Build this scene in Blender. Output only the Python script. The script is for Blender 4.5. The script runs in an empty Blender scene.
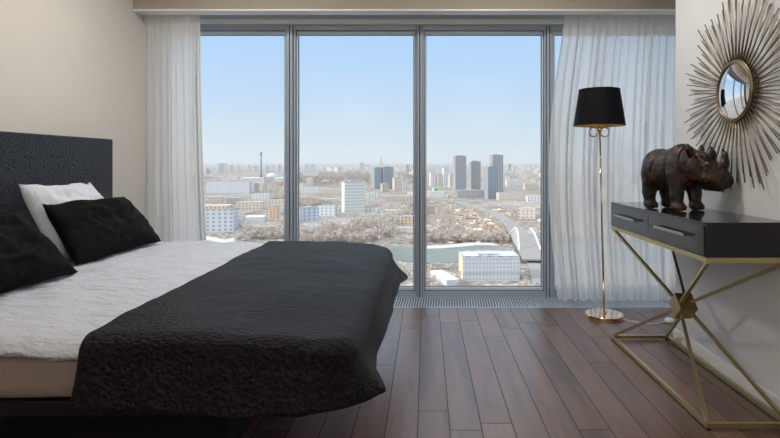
import bpy, bmesh, math, random
import numpy as np
from mathutils import Vector, Matrix, noise

random.seed(7)
rng = np.random.default_rng(11)
scene = bpy.context.scene
COL = scene.collection
PI = math.pi

# ------------------------------------------------------------------ camera
EYE, F, UC, VC = 1.12, 520.0, 426.0, 162.0
cam_data = bpy.data.cameras.new('camera')
cam = bpy.data.objects.new('camera', cam_data)
COL.objects.link(cam)
cam.location = (0, 0, EYE)
cam.rotation_euler = (math.radians(90), 0, 0)
cam_data.sensor_width = 36
cam_data.lens = 36 * F / 780
cam_data.shift_x = -(UC - 390) / 780
cam_data.shift_y = -(219 - VC) / 780
cam_data.clip_start = 0.05
cam_data.clip_end = 40000
scene.camera = cam

# ------------------------------------------------------------------ world
world = bpy.data.worlds.new('winter_sky')
scene.world = world
world.use_nodes = True
wn, wl = world.node_tree.nodes, world.node_tree.links
wn.clear()
w_out = wn.new('ShaderNodeOutputWorld')
w_bg = wn.new('ShaderNodeBackground')
w_tc = wn.new('ShaderNodeTexCoord')
w_sep = wn.new('ShaderNodeSeparateXYZ')
w_ramp = wn.new('ShaderNodeValToRGB')
wl.new(w_tc.outputs['Generated'], w_sep.inputs[0])
wl.new(w_sep.outputs['Z'], w_ramp.inputs[0])
cr = w_ramp.color_ramp
cr.elements[0].position = 0.0; cr.elements[0].color = (0.74, 0.84, 0.88, 1)
cr.elements[1].position = 1.0; cr.elements[1].color = (1.65, 1.75, 1.90, 1)
for p, c in ((0.05, (0.66, 0.80, 0.91)), (0.12, (0.56, 0.74, 0.95)), (0.25, (0.44, 0.68, 1.0)), (0.36, (1.25, 1.4, 1.6))):
    e = cr.elements.new(p); e.color = (*c, 1)
wl.new(w_ramp.outputs[0], w_bg.inputs['Color'])
w_bg.inputs['Strength'].default_value = 1.0
wl.new(w_bg.outputs[0], w_out.inputs['Surface'])

# sun on the city (comes from behind-left, never enters the room)
sd = bpy.data.lights.new('sun', 'SUN')
sd.energy = 4.0; sd.angle = math.radians(1.0); sd.color = (1.0, 0.88, 0.72)
sun = bpy.data.objects.new('sun', sd); COL.objects.link(sun)
sun.rotation_euler = Vector((-0.88, -0.30, 0.42)).to_track_quat('Z', 'Y').to_euler()

scene.view_settings.view_transform = 'Standard'
scene.view_settings.look = 'None'
scene.view_settings.gamma = 1
scene.view_settings.exposure = 0.0
scene.view_settings.use_curve_mapping = False

CEIL_FILL_POWER = 20.0     # each added ceiling fill light
UP_FILL_POWER = 44.0       # each added fill uplighter behind the camera
FILL_COLOR = (1.0, 0.95, 0.89)

# ------------------------------------------------------------------ node helpers
def new_mat(name):
    m = bpy.data.materials.new(name); m.use_nodes = True
    nt = m.node_tree
    return m, nt, nt.nodes['Principled BSDF'], nt.nodes['Material Output']

def N(nt, kind, **kw):
    n = nt.nodes.new(kind)
    for k, v in kw.items(): setattr(n, k, v)
    return n

def math_node(nt, op, a, b=None, c=None):
    n = N(nt, 'ShaderNodeMath', operation=op)
    for i, v in enumerate((a, b, c)):
        if v is None: continue
        if isinstance(v, (int, float)): n.inputs[i].default_value = v
        else: nt.links.new(v, n.inputs[i])
    return n.outputs[0]

def mix_col(nt, fac, a, b, mode='MIX'):
    n = N(nt, 'ShaderNodeMix', data_type='RGBA', blend_type=mode)
    for s, v in ((0, fac), (6, a), (7, b)):
        if isinstance(v, (int, float)): n.inputs[s].default_value = v
        elif isinstance(v, tuple): n.inputs[s].default_value = (*v[:3], 1)
        else: nt.links.new(v, n.inputs[s])
    return n.outputs[2]

def coords(nt, scale=(1, 1, 1), out='Object'):
    tc = N(nt, 'ShaderNodeTexCoord'); mp = N(nt, 'ShaderNodeMapping')
    mp.inputs['Scale'].default_value = scale
    nt.links.new(tc.outputs[out], mp.inputs[0])
    return mp.outputs[0]

def tex_noise(nt, vec, scale, detail=3, rough=0.5):
    n = N(nt, 'ShaderNodeTexNoise')
    n.inputs['Scale'].default_value = scale; n.inputs['Detail'].default_value = detail
    n.inputs['Roughness'].default_value = rough
    nt.links.new(vec, n.inputs['Vector'])
    return n.outputs[0]

def ramp(nt, fac, stops):
    r = N(nt, 'ShaderNodeValToRGB'); nt.links.new(fac, r.inputs[0])
    els = r.color_ramp.elements
    els[0].position = stops[0][0]; els[0].color = (*stops[0][1], 1)
    els[1].position = stops[-1][0]; els[1].color = (*stops[-1][1], 1)
    for p, c in stops[1:-1]:
        e = els.new(p); e.color = (*c, 1)
    return r.outputs[0]

def bump(nt, p, height, strength, dist=0.01):
    b = N(nt, 'ShaderNodeBump'); b.inputs['Strength'].default_value = strength
    b.inputs['Distance'].default_value = dist
    nt.links.new(height, b.inputs['Height']); nt.links.new(b.outputs[0], p.inputs['Normal'])

def simple(name, color, rough=0.6, metal=0.0, var=0.06, nscale=8, bmp=0.0, bscale=60, bdist=0.002, spec=None):
    m, nt, p, o = new_mat(name)
    vec = coords(nt)
    nz = tex_noise(nt, vec, nscale)
    dark = tuple(max(0, c * (1 - var)) for c in color); lite = tuple(min(1, c * (1 + var)) for c in color)
    nt.links.new(mix_col(nt, nz, dark, lite), p.inputs['Base Color'])
    p.inputs['Roughness'].default_value = rough; p.inputs['Metallic'].default_value = metal
    if spec is not None: p.inputs['Specular IOR Level'].default_value = spec
    if bmp: bump(nt, p, tex_noise(nt, vec, bscale, 4), bmp, bdist)
    return m

# ------------------------------------------------------------------ materials (interior)
M = {}
M['wall'] = simple('painted_wall', (0.70, 0.665, 0.61), 0.85, var=0.03, bmp=0.08, bscale=250)
M['wall_right'] = simple('painted_wall_grey', (0.70, 0.71, 0.715), 0.8, var=0.03, bmp=0.08, bscale=250)
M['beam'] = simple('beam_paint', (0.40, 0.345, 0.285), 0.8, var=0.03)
M['ceiling'] = simple('ceiling_paint', (0.75, 0.73, 0.70), 0.9, var=0.02)
M['white'] = simple('white_paint', (0.88, 0.88, 0.87), 0.45, var=0.02)
M['alu'] = simple('grey_aluminium', (0.37, 0.44, 0.53), 0.35, metal=0.1, var=0.04)
M['alu_light'] = simple('pale_aluminium', (0.62, 0.70, 0.80), 0.3, metal=0.1, var=0.04)  # paleness stands in for sky light caught on the sash reveals
M['gasket'] = simple('rubber_gasket', (0.03, 0.035, 0.045), 0.6)
M['gold'] = simple('brushed_brass', (0.47, 0.375, 0.19), 0.32, metal=0.9, var=0.08, nscale=20)
M['rose_gold'] = simple('polished_copper_gold', (0.80, 0.60, 0.40), 0.12, metal=1.0, var=0.04)
M['ray_gold'] = simple('antique_brass', (0.27, 0.22, 0.145), 0.38, metal=0.85, var=0.2, nscale=30)
M['lacquer'] = simple('black_lacquer', (0.006, 0.006, 0.0065), 0.10, var=0.05, spec=0.5)
M['drawer'] = simple('charcoal_lacquer', (0.012, 0.014, 0.018), 0.14, var=0.05, spec=0.6)
M['handle'] = simple('black_chrome', (0.30, 0.32, 0.34), 0.2, metal=0.9)
M['shade'] = simple('black_shade_fabric', (0.004, 0.0045, 0.006), 0.7, spec=0.15, bmp=0.2, bscale=300)
M['shade_in'] = simple('gold_foil_lining', (0.75, 0.52, 0.18), 0.35, metal=0.8)
M['black'] = simple('black_frame', (0.006, 0.006, 0.006), 0.6, spec=0.2)
M['plastic'] = simple('white_plastic', (0.7, 0.7, 0.68), 0.4)
M['mattress'] = simple('fitted_sheet', (0.205, 0.165, 0.145), 0.9, var=0.05, bmp=0.5, bscale=9, bdist=0.02)  # base colour darkened to hold the shade on the bed's near side

def mat_fabric_white(name, col, fold):
    m, nt, p, o = new_mat(name)
    v = coords(nt, (1, 1, 1))
    v2 = coords(nt, (2.2, 7, 3))
    n1 = tex_noise(nt, v2, 2.6, 5, 0.6)
    n2 = tex_noise(nt, v, 120, 2)
    nt.links.new(mix_col(nt, n1, tuple(c * 0.93 for c in col), col), p.inputs['Base Color'])
    p.inputs['Roughness'].default_value = 0.85
    h = math_node(nt, 'ADD', math_node(nt, 'MULTIPLY', n1, 1.0), math_node(nt, 'MULTIPLY', n2, 0.03))
    bump(nt, p, h, fold, 0.06)
    return m
M['sheet'] = mat_fabric_white('white_duvet_cotton', (0.66, 0.69, 0.77), 1.0)
M['pillow_white'] = mat_fabric_white('white_pillow_cotton', (0.70, 0.73, 0.79), 0.35)

def mat_blanket():
    m, nt, p, o = new_mat('black_quilted_throw')
    v = coords(nt, (1, 1.9, 1))
    w = N(nt, 'ShaderNodeTexVoronoi', feature='SMOOTH_F1'); w.inputs['Scale'].default_value = 75
    nt.links.new(v, w.inputs['Vector'])
    n1 = tex_noise(nt, coords(nt, (1, 1.6, 1)), 55, 4, 0.65)
    h = math_node(nt, 'ADD', math_node(nt, 'MULTIPLY', w.outputs['Distance'], 0.8), n1)
    nt.links.new(ramp(nt, h, [(0.6, (0.0018, 0.0018, 0.0020)), (1.05, (0.009, 0.0085, 0.009))]), p.inputs['Base Color'])
    p.inputs['Roughness'].default_value = 0.55
    p.inputs['Specular IOR Level'].default_value = 0.19
    p.inputs['Sheen Weight'].default_value = 0.02
    p.inputs['Sheen Roughness'].default_value = 0.4
    p.inputs['Sheen Tint'].default_value = (0.5, 0.5, 0.55, 1)
    bump(nt, p, h, 0.8, 0.016)
    return m
M['blanket'] = mat_blanket()

def mat_leaf(name, base, leafc):
    m, nt, p, o = new_mat(name)
    w = N(nt, 'ShaderNodeTexVoronoi'); w.inputs['Scale'].default_value = 20
    nt.links.new(coords(nt, (1, 2.6, 1.5)), w.inputs['Vector'])
    f = math_node(nt, 'LESS_THAN', w.outputs['Distance'], 0.33)
    nt.links.new(mix_col(nt, f, base, leafc), p.inputs['Base Color'])
    p.inputs['Roughness'].default_value = 0.75
    p.inputs['Specular IOR Level'].default_value = 0.1
    bump(nt, p, f, 0.5, 0.003)
    return m
M['pillow_leaf'] = mat_leaf('black_leaf_pattern_cotton', (0.003, 0.003, 0.0035), (0.012, 0.0115, 0.012))
M['pillow_black'] = mat_leaf('black_damask_cotton', (0.003, 0.003, 0.003), (0.006, 0.005, 0.005))

def mat_croc():
    m, nt, p, o = new_mat('embossed_dark_leather')
    w = N(nt, 'ShaderNodeTexVoronoi', feature='DISTANCE_TO_EDGE'); w.inputs['Scale'].default_value = 62
    nt.links.new(coords(nt, (1, 0.62, 1.0)), w.inputs['Vector'])
    e = ramp(nt, w.outputs['Distance'], [(0.0, (0, 0, 0)), (0.12, (1, 1, 1))])
    nt.links.new(mix_col(nt, e, (0.004, 0.006, 0.009), (0.028, 0.037, 0.050)), p.inputs['Base Color'])
    p.inputs['Roughness'].default_value = 0.42
    p.inputs['Specular IOR Level'].default_value = 0.35
    bump(nt, p, e, 0.9, 0.008)
    return m
M['croc'] = mat_croc()

PW = 0.1348
def mat_floor():
    m, nt, p, o = new_mat('dark_walnut_planks')
    tc = N(nt, 'ShaderNodeTexCoord'); sp = N(nt, 'ShaderNodeSeparateXYZ')
    nt.links.new(tc.outputs['Object'], sp.inputs[0])
    X = math_node(nt, 'DIVIDE', math_node(nt, 'ADD', sp.outputs[0], 0.035 + 100 * PW), PW)
    row = math_node(nt, 'FLOOR', X)
    wr = N(nt, 'ShaderNodeTexWhiteNoise', noise_dimensions='1D'); nt.links.new(row, wr.inputs['W'])
    Y = math_node(nt, 'ADD', math_node(nt, 'DIVIDE', sp.outputs[1], 1.45), math_node(nt, 'MULTIPLY', wr.outputs[0], 7.0))
    cl = math_node(nt, 'FLOOR', Y)
    cv = N(nt, 'ShaderNodeCombineXYZ'); nt.links.new(row, cv.inputs[0]); nt.links.new(cl, cv.inputs[1])
    wc = N(nt, 'ShaderNodeTexWhiteNoise', noise_dimensions='2D'); nt.links.new(cv.outputs[0], wc.inputs['Vector'])
    # grain, shifted per plank
    gv = N(nt, 'ShaderNodeCombineXYZ')
    nt.links.new(math_node(nt, 'MULTIPLY', sp.outputs[0], 9.0), gv.inputs[0])
    nt.links.new(math_node(nt, 'MULTIPLY', sp.outputs[1], 1.1), gv.inputs[1])
    nt.links.new(math_node(nt, 'MULTIPLY', wc.outputs[0], 40.0), gv.inputs[2])
    g = tex_noise(nt, gv.outputs[0], 2.4, 8, 0.72)
    g2 = tex_noise(nt, gv.outputs[0], 1.1, 2, 0.5)
    base = ramp(nt, wc.outputs[0], [(0.0, (0.060, 0.028, 0.017)), (0.35, (0.095, 0.047, 0.030)), (0.7, (0.140, 0.072, 0.046)), (1.0, (0.200, 0.110, 0.073))])
    base = mix_col(nt, ramp(nt, g, [(0.38, (0, 0, 0)), (0.62, (1, 1, 1))]), mix_col(nt, 0.62, base, (0.02, 0.01, 0.006)), base)
    base = mix_col(nt, ramp(nt, g2, [(.42, (0, 0, 0)), (.62, (.6, .6, .6))]), base, (0.17, 0.085, 0.050))
    fx = math_node(nt, 'FRACT', X); fy = math_node(nt, 'FRACT', Y)
    ex = math_node(nt, 'MINIMUM', fx, math_node(nt, 'SUBTRACT', 1.0, fx))
    ey = math_node(nt, 'MINIMUM', fy, math_node(nt, 'SUBTRACT', 1.0, fy))
    gx = math_node(nt, 'LESS_THAN', ex, 0.016)
    gy = math_node(nt, 'LESS_THAN', ey, 0.0018)
    gap = math_node(nt, 'MAXIMUM', gx, gy)
    nt.links.new(mix_col(nt, gap, base, (0.008, 0.004, 0.003)), p.inputs['Base Color'])
    rg = math_node(nt, 'ADD', 0.25, math_node(nt, 'MULTIPLY', g, 0.22))
    nt.links.new(math_node(nt, 'ADD', rg, math_node(nt, 'MULTIPLY', gap, 0.4)), p.inputs['Roughness'])
    h = math_node(nt, 'SUBTRACT', math_node(nt, 'MULTIPLY', g, 0.25), gap)
    bump(nt, p, h, 0.25, 0.003)
    p.inputs['Specular IOR Level'].default_value = 0.85
    return m
M['floor'] = mat_floor()

def mat_glass():
    m, nt, p, o = new_mat('window_glass')
    nt.nodes.remove(p)
    t = N(nt, 'ShaderNodeBsdfTransparent'); t.inputs[0].default_value = (0.97, 0.985, 0.99, 1)
    g = N(nt, 'ShaderNodeBsdfGlossy'); g.inputs['Roughness'].default_value = 0.01
    f = N(nt, 'ShaderNodeFresnel'); f.inputs[0].default_value = 1.15
    x = N(nt, 'ShaderNodeMixShader')
    nt.links.new(f.outputs[0], x.inputs[0]); nt.links.new(t.outputs[0], x.inputs[1]); nt.links.new(g.outputs[0], x.inputs[2])
    nt.links.new(x.outputs[0], o.inputs[0])
    return m
M['glass'] = mat_glass()

def mat_sheer(name, col, transp, trans_col):
    m, nt, p, o = new_mat(name)
    nt.nodes.remove(p)
    v = coords(nt, (60, 60, 3))
    nz = tex_noise(nt, v, 6, 2)
    c = mix_col(nt, nz, tuple(k * 0.94 for k in col), col)
    d = N(nt, 'ShaderNodeBsdfDiffuse'); nt.links.new(c, d.inputs[0])
    tl = N(nt, 'ShaderNodeBsdfTranslucent'); tl.inputs[0].default_value = (*trans_col, 1)
    tr = N(nt, 'ShaderNodeBsdfTransparent')
    a = N(nt, 'ShaderNodeMixShader'); a.inputs[0].default_value = 0.55
    nt.links.new(d.outputs[0], a.inputs[1]); nt.links.new(tl.outputs[0], a.inputs[2])
    b = N(nt, 'ShaderNodeMixShader'); b.inputs[0].default_value = transp
    nt.links.new(a.outputs[0], b.inputs[1]); nt.links.new(tr.outputs[0], b.inputs[2])
    nt.links.new(b.outputs[0], o.inputs[0])
    return m
M['sheer'] = mat_sheer('sheer_white_voile', (0.92, 0.93, 0.93), 0.28, (0.94, 0.94, 0.94))
M['sheer_left'] = mat_sheer('sheer_ivory_voile', (0.93, 0.92, 0.89), 0.10, (0.93, 0.93, 0.92))

def mat_bronze():
    m, nt, p, o = new_mat('worn_copper_bronze')
    v = coords(nt)
    n1 = tex_noise(nt, v, 22, 5, 0.65)
    n2 = tex_noise(nt, v, 90, 3, 0.6)
    vo = N(nt, 'ShaderNodeTexVoronoi', feature='DISTANCE_TO_EDGE'); vo.inputs['Scale'].default_value = 95
    nt.links.new(v, vo.inputs['Vector'])
    c = ramp(nt, n1, [(0.40, (0.007, 0.006, 0.006)), (0.54, (0.026, 0.018, 0.014)), (0.65, (0.17, 0.052, 0.014)), (0.80, (0.36, 0.12, 0.035))])
    nt.links.new(c, p.inputs['Base Color'])
    p.inputs['Metallic'].default_value = 0.35
    p.inputs['Roughness'].default_value = 0.33
    p.inputs['Specular IOR Level'].default_value = 0.7
    h = math_node(nt, 'ADD', math_node(nt, 'MULTIPLY', n2, 0.9), math_node(nt, 'MULTIPLY', vo.outputs[0], 1.6))
    bump(nt, p, h, 0.75, 0.004)
    return m
M['bronze'] = mat_bronze()
M['mirror'] = simple('mirror_glass', (0.88, 0.9, 0.92), 0.015, metal=1.0, var=0.0)

# ------------------------------------------------------------------ mesh helpers
def link_obj(name, mesh, mat=None, parent=None, smooth=False):
    o = bpy.data.objects.new(name, mesh); COL.objects.link(o)
    if mat: mesh.materials.append(mat)
    if parent: o.parent = parent
    if smooth:
        mesh.polygons.foreach_set('use_smooth', [True] * len(mesh.polygons)); mesh.update()
    return o

def obj(name, bm, mat=None, parent=None, smooth=False, fixn=True):
    if fixn: bmesh.ops.recalc_face_normals(bm, faces=bm.faces)
    me = bpy.data.meshes.new(name); bm.to_mesh(me); bm.free()
    return link_obj(name, me, mat, parent, smooth)

def tag(o, label=None, cat=None, group=None, kind=None):
    if label: o['label'] = label
    if cat: o['category'] = cat
    if group: o['group'] = group
    if kind: o['kind'] = kind
    return o

def thing(name, label, cat, loc=(0, 0, 0), rotz=0, group=None):
    o = bpy.data.objects.new(name, None); COL.objects.link(o)
    o.location = loc; o.rotation_euler = (0, 0, rotz)
    return tag(o, label, cat, group)

def box(bm, x0, x1, y0, y1, z0, z1, bev=0.0):
    vs = [bm.verts.new((x, y, z)) for x in (x0, x1) for y in (y0, y1) for z in (z0, z1)]
    fs = [bm.faces.new([vs[i] for i in f]) for f in ((0, 1, 3, 2), (4, 6, 7, 5), (0, 4, 5, 1), (2, 3, 7, 6), (0, 2, 6, 4), (1, 5, 7, 3))]
    if bev:
        es = {e for f in fs for e in f.edges}
        bmesh.ops.bevel(bm, geom=list(es), offset=bev, segments=2, affect='EDGES', profile=0.7)

def box_obj(name, dims, mat, parent=None, bev=0.0):
    bm = bmesh.new(); box(bm, *dims, bev)
    return obj(name, bm, mat, parent)

def bar(bm, a, b, w, h=None, up=Vector((0, 0, 1))):
    a, b = Vector(a), Vector(b); h = h or w
    d = (b - a).normalized()
    if abs(d.dot(up)) > 0.98: up = Vector((0, 1, 0))
    s = d.cross(up).normalized(); t = s.cross(d)
    r = []
    for p in (a, b):
        r.append([bm.verts.new(p + s * sx * w / 2 + t * sy * h / 2) for sx, sy in ((-1, -1), (1, -1), (1, 1), (-1, 1))])
    for i in range(4):
        j = (i + 1) % 4
        bm.faces.new((r[0][i], r[0][j], r[1][j], r[1][i]))
    bm.faces.new(r[0][::-1]); bm.faces.new(r[1])

def tube(bm, pts, rad, seg=12, closed=False):
    pts = [Vector(p) for p in pts]; n = len(pts)
    rads = rad if isinstance(rad, (list, tuple)) else [rad] * n
    rings = []; prev = None
    for i in range(n):
        if closed: d = pts[(i + 1) % n] - pts[i - 1]
        else: d = pts[min(i + 1, n - 1)] - pts[max(i - 1, 0)]
        d.normalize()
        if prev is None:
            up = Vector((0, 0, 1)) if abs(d.z) < 0.9 else Vector((1, 0, 0))
            s = d.cross(up).normalized()
        else:
            s = (prev - d * prev.dot(d)).normalized()
        prev = s; t = d.cross(s)
        rings.append([bm.verts.new(pts[i] + (s * math.cos(2 * PI * k / seg) + t * math.sin(2 * PI * k / seg)) * rads[i]) for k in range(seg)])
    for i in range(n if closed else n - 1):
        a, b = rings[i], rings[(i + 1) % n]
        for k in range(seg):
            l = (k + 1) % seg
            bm.faces.new((a[k], a[l], b[l], b[k]))
    if not closed:
        bm.faces.new(rings[0][::-1]); bm.faces.new(rings[-1])

def lathe(bm, prof, seg=48, cap=True):
    rings = []
    for r, z in prof:
        rings.append([bm.verts.new((r * math.cos(2 * PI * k / seg), r * math.sin(2 * PI * k / seg), z)) for k in range(seg)])
    for i in range(len(prof) - 1):
        for k in range(seg):
            l = (k + 1) % seg
            bm.faces.new((rings[i][k], rings[i][l], rings[i + 1][l], rings[i + 1][k]))
    if cap:
        bm.faces.new(rings[0][::-1]); bm.faces.new(rings[-1])

def grid_mesh(name, P, mat, parent=None, smooth=True, thick=0.0):
    nu, nv, _ = P.shape
    idx = np.arange(nu * nv).reshape(nu, nv)
    f = np.stack([idx[:-1, :-1], idx[1:, :-1], idx[1:, 1:], idx[:-1, 1:]], -1).reshape(-1, 4)
    me = bpy.data.meshes.new(name)
    me.from_pydata(P.reshape(-1, 3).tolist(), [], f.tolist()); me.update()
    o = link_obj(name, me, mat, parent, smooth)
    if thick:
        s = o.modifiers.new('thickness', 'SOLIDIFY'); s.thickness = thick; s.offset = 0
    return o

def struct(o):
    o['kind'] = 'structure'; return o

# ------------------------------------------------------------------ the room shell
WL, WR, WR_END, NICHE, BACK, CEIL = -2.255, 1.56, 3.25, 2.30, -2.4, 2.75
WIN = 4.31      # inner face of the window frames
struct(box_obj('floor', (WL - .2, NICHE + .2, BACK - .2, 3.99, -0.25, 0), M['floor']))
bm = bmesh.new(); box(bm, WL, NICHE, 3.99, 4.62, -0.25, -0.06)
struct(obj('trim_7', bm, M['gasket']))          # bottom of the convector trench
struct(box_obj('trim_8', (WL, NICHE, 4.285, 4.62, -0.06, 0.0), M['alu']))
struct(box_obj('ceiling', (WL - .2, NICHE + .2, BACK - .2, 4.62, CEIL, CEIL + .2), M['ceiling']))
struct(box_obj('wall_left', (WL - .2, WL, BACK - .2, 4.62, 0, CEIL), M['wall']))
struct(box_obj('wall_back', (WL, WR, BACK - .2, BACK, 0, CEIL), M['wall']))
struct(box_obj('wall_right', (WR, NICHE + .2, BACK - .2, WR_END, 0, CEIL), M['wall_right']))
struct(box_obj('wall_niche', (NICHE, NICHE + .2, WR_END, 4.62, 0, CEIL), M['wall_right']))
struct(box_obj('baseboard_right', (WR - .012, WR, BACK, WR_END + .012, 0, 0.08), M['white'], bev=0.003))
struct(box_obj('baseboard_left', (WL, WL + .012, BACK, 3.98, 0, 0.08), M['white'], bev=0.003))
# beam above the window, its white edge and the curtain recess
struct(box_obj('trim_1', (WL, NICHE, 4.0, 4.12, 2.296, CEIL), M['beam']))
struct(box_obj('trim_2', (WL, NICHE, 4.0, 4.12, 2.284, 2.296), M['white'], bev=0.002))
struct(box_obj('trim_3', (WL, NICHE, 4.12, 4.62, 2.36, CEIL), M['white']))
struct(box_obj('trim_4', (WL, NICHE, 4.285, 4.42, 2.260, 2.299), M['white'], bev=0.004))
struct(box_obj('trim_5', (WL, NICHE, 4.30, 4.60, 2.299, 2.36), M['alu_light']))
struct(box_obj('trim_6', (WL, NICHE, 4.30, 4.50, 2.25, 2.260), M['alu']))
# curtain rail
# window posts and sashes
ZB, ZT = 0.0, 2.25
posts = [(-2.19, .05), (-1.127, .058), (-0.052, .051), (1.022, .054), (2.20, .05)]
for i, (cx, hw) in enumerate(posts):
    bm = bmesh.new()
    box(bm, cx - hw * .40, cx - .004, WIN - .02, WIN + .12, ZB, ZT, .004)
    box(bm, cx + .004, cx + hw * .40, WIN - .02, WIN + .12, ZB, ZT, .004)
    o = struct(obj('trim_%d' % (9 + i), bm, M['alu']))
    bm = bmesh.new()
    box(bm, cx - .0045, cx + .0045, WIN - .006, WIN + .11, ZB, ZT)
    for q in (-1, 1):
        a, b = sorted((cx + q * hw * .39, cx + q * hw * .45))
        box(bm, a, b, WIN + .012, WIN + .11, ZB, ZT)
    obj('gasket_line', bm, M['gasket'], o)
for i in range(4):
    x0 = posts[i][0] + posts[i][1] * .42; x1 = posts[i + 1][0] - posts[i + 1][1] * .42
    w0 = posts[i][1] * .58; w1 = posts[i + 1][1] * .58
    root = bpy.data.objects.new('window_%d' % (i + 1), None); COL.objects.link(root)
    root.location = ((x0 + x1) / 2, WIN, 0); struct(root)
    def loc(a, b, c, d, e, f): return (a - root.location.x, b - root.location.x, c - WIN, d - WIN, e, f)
    bm = bmesh.new()
    for a, b in ((x0, x0 + w0 * .55), (x1 - w1 * .55, x1)):
        box(bm, *loc(*((a + .003, b) if a == x0 else (a, b - .003)), WIN + .005, WIN + .10, ZB, ZT), .003)
    box(bm, *loc(x0 + w0 * .55, x1 - w1 * .55, WIN + .005, WIN + .10, ZB, 0.045), .003)
    box(bm, *loc(x0 + w0 * .55, x1 - w1 * .55, WIN + .005, WIN + .10, 2.215, ZT), .003)
    obj('outer_frame', bm, M['alu'], root)
    bm = bmesh.new()
    a, b = x0 + w0 * .55, x1 - w1 * .55
    box(bm, *loc(a, x0 + w0, WIN + .03, WIN + .09, 0.045, 2.215), .009)
    box(bm, *loc(x1 - w1, b, WIN + .03, WIN + .09, 0.045, 2.215), .009)
    box(bm, *loc(x0 + w0, x1 - w1, WIN + .03, WIN + .09, 0.045, 0.075), .009)
    box(bm, *loc(x0 + w0, x1 - w1, WIN + .03, WIN + .09, 2.185, 2.215), .009)
    obj('sash', bm, M['alu_light'], root)
    bm = bmesh.new(); e = .004
    a, b = x0 + w0 * .55, x1 - w1 * .55
    for (p, q, r0, r1, yy) in ((a, a + e, .045, 2.215, .026), (b - e, b, .045, 2.215, .026), (a, b, .045, .045 + e, .026), (a, b, 2.215 - e, 2.215, .026),
                               (x0 + w0, x0 + w0 + e, .075, 2.185, .05), (x1 - w1 - e, x1 - w1, .075, 2.185, .05), (x0 + w0, x1 - w1, .075, .075 + e, .05), (x0 + w0, x1 - w1, 2.185 - e, 2.185, .05)):
        box(bm, *loc(p, q, WIN + yy, WIN + .062, r0, r1))
    obj('gasket', bm, M['gasket'], root)
    bm = bmesh.new()
    box(bm, *loc(x0 + w0, x1 - w1, WIN + .055, WIN + .061, 0.075, 2.185))
    obj('glass_pane', bm, M['glass'], root)

# convector grille in the floor
g = thing('floor_grille', 'long slatted metal convector grille sunk in the floor below the windows', 'grille', (0, 4.137, 0))
bm = bmesh.new()
x = WL + .03
while x < NICHE - .03:
    bar(bm, (x, -.125, -.006), (x + .012, .125, -.006), .006, .012); x += .021
obj('slats', bm, M['alu_light'], g)
bm = bmesh.new()
box(bm, WL + .005, NICHE - .005, -.145, -.127, -.02, .002); box(bm, WL + .005, NICHE - .005, .127, .145, -.02, .002)
for yy in (-.06, .0, .06): box(bm, WL + .02, NICHE - .02, yy - .003, yy + .003, -.03, -.012)
obj('grille_frame', bm, M['alu'], g)

# added ceiling lights above the view, made up as fill for the room
for i, (lx, ly) in enumerate(((-1.2, 2.9), (0.6, 2.9))):
    t = thing('ceiling_light', ['flat round ceiling light on the bed side', 'flat round ceiling light on the mirror side'][i], 'ceiling light', (lx, ly, CEIL))
    bm = bmesh.new(); lathe(bm, [(0.24, 0), (0.24, -.05), (0.22, -.06), (0.21, -.045)])
    obj('housing', bm, M['white'], t, True)
    ld = bpy.data.lights.new('ceiling_lamp', 'AREA'); ld.shape = 'DISK'; ld.size = 0.42
    ld.energy = CEIL_FILL_POWER; ld.color = FILL_COLOR
    lo = bpy.data.objects.new('lamp_light', ld); COL.objects.link(lo); lo.parent = t; lo.location = (0, 0, -.07)
for i, (lx, ly) in enumerate(((-1.5, -1.9), (1.0, -1.9))):  # uplighters added out of view to bounce fill light off the ceiling
    t = thing('uplighter_lamp', ['tall white uplighter in the rear corner on the bed side', 'tall white uplighter in the rear corner on the mirror side'][i], 'floor lamp', (lx, ly, 0))
    bm = bmesh.new(); lathe(bm, [(.14, 0), (.14, .02), (.02, .03)]); obj('base', bm, M['white'], t, True)
    bm = bmesh.new(); tube(bm, [(0, 0, .02), (0, 0, 1.72)], .012); obj('pole', bm, M['white'], t, True)
    bm = bmesh.new(); lathe(bm, [(.03, 1.70), (.14, 1.75), (.19, 1.83), (.185, 1.83), (.135, 1.76), (.03, 1.72)]); obj('bowl', bm, M['white'], t, True)
    ld = bpy.data.lights.new('uplighter_lamp', 'AREA'); ld.shape = 'DISK'; ld.size = 0.26
    ld.energy = UP_FILL_POWER; ld.color = FILL_COLOR
    lo = bpy.data.objects.new('lamp_light', ld); COL.objects.link(lo); lo.parent = t; lo.location = (0, 0, 1.80); lo.rotation_euler = (PI, 0, 0)

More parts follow.
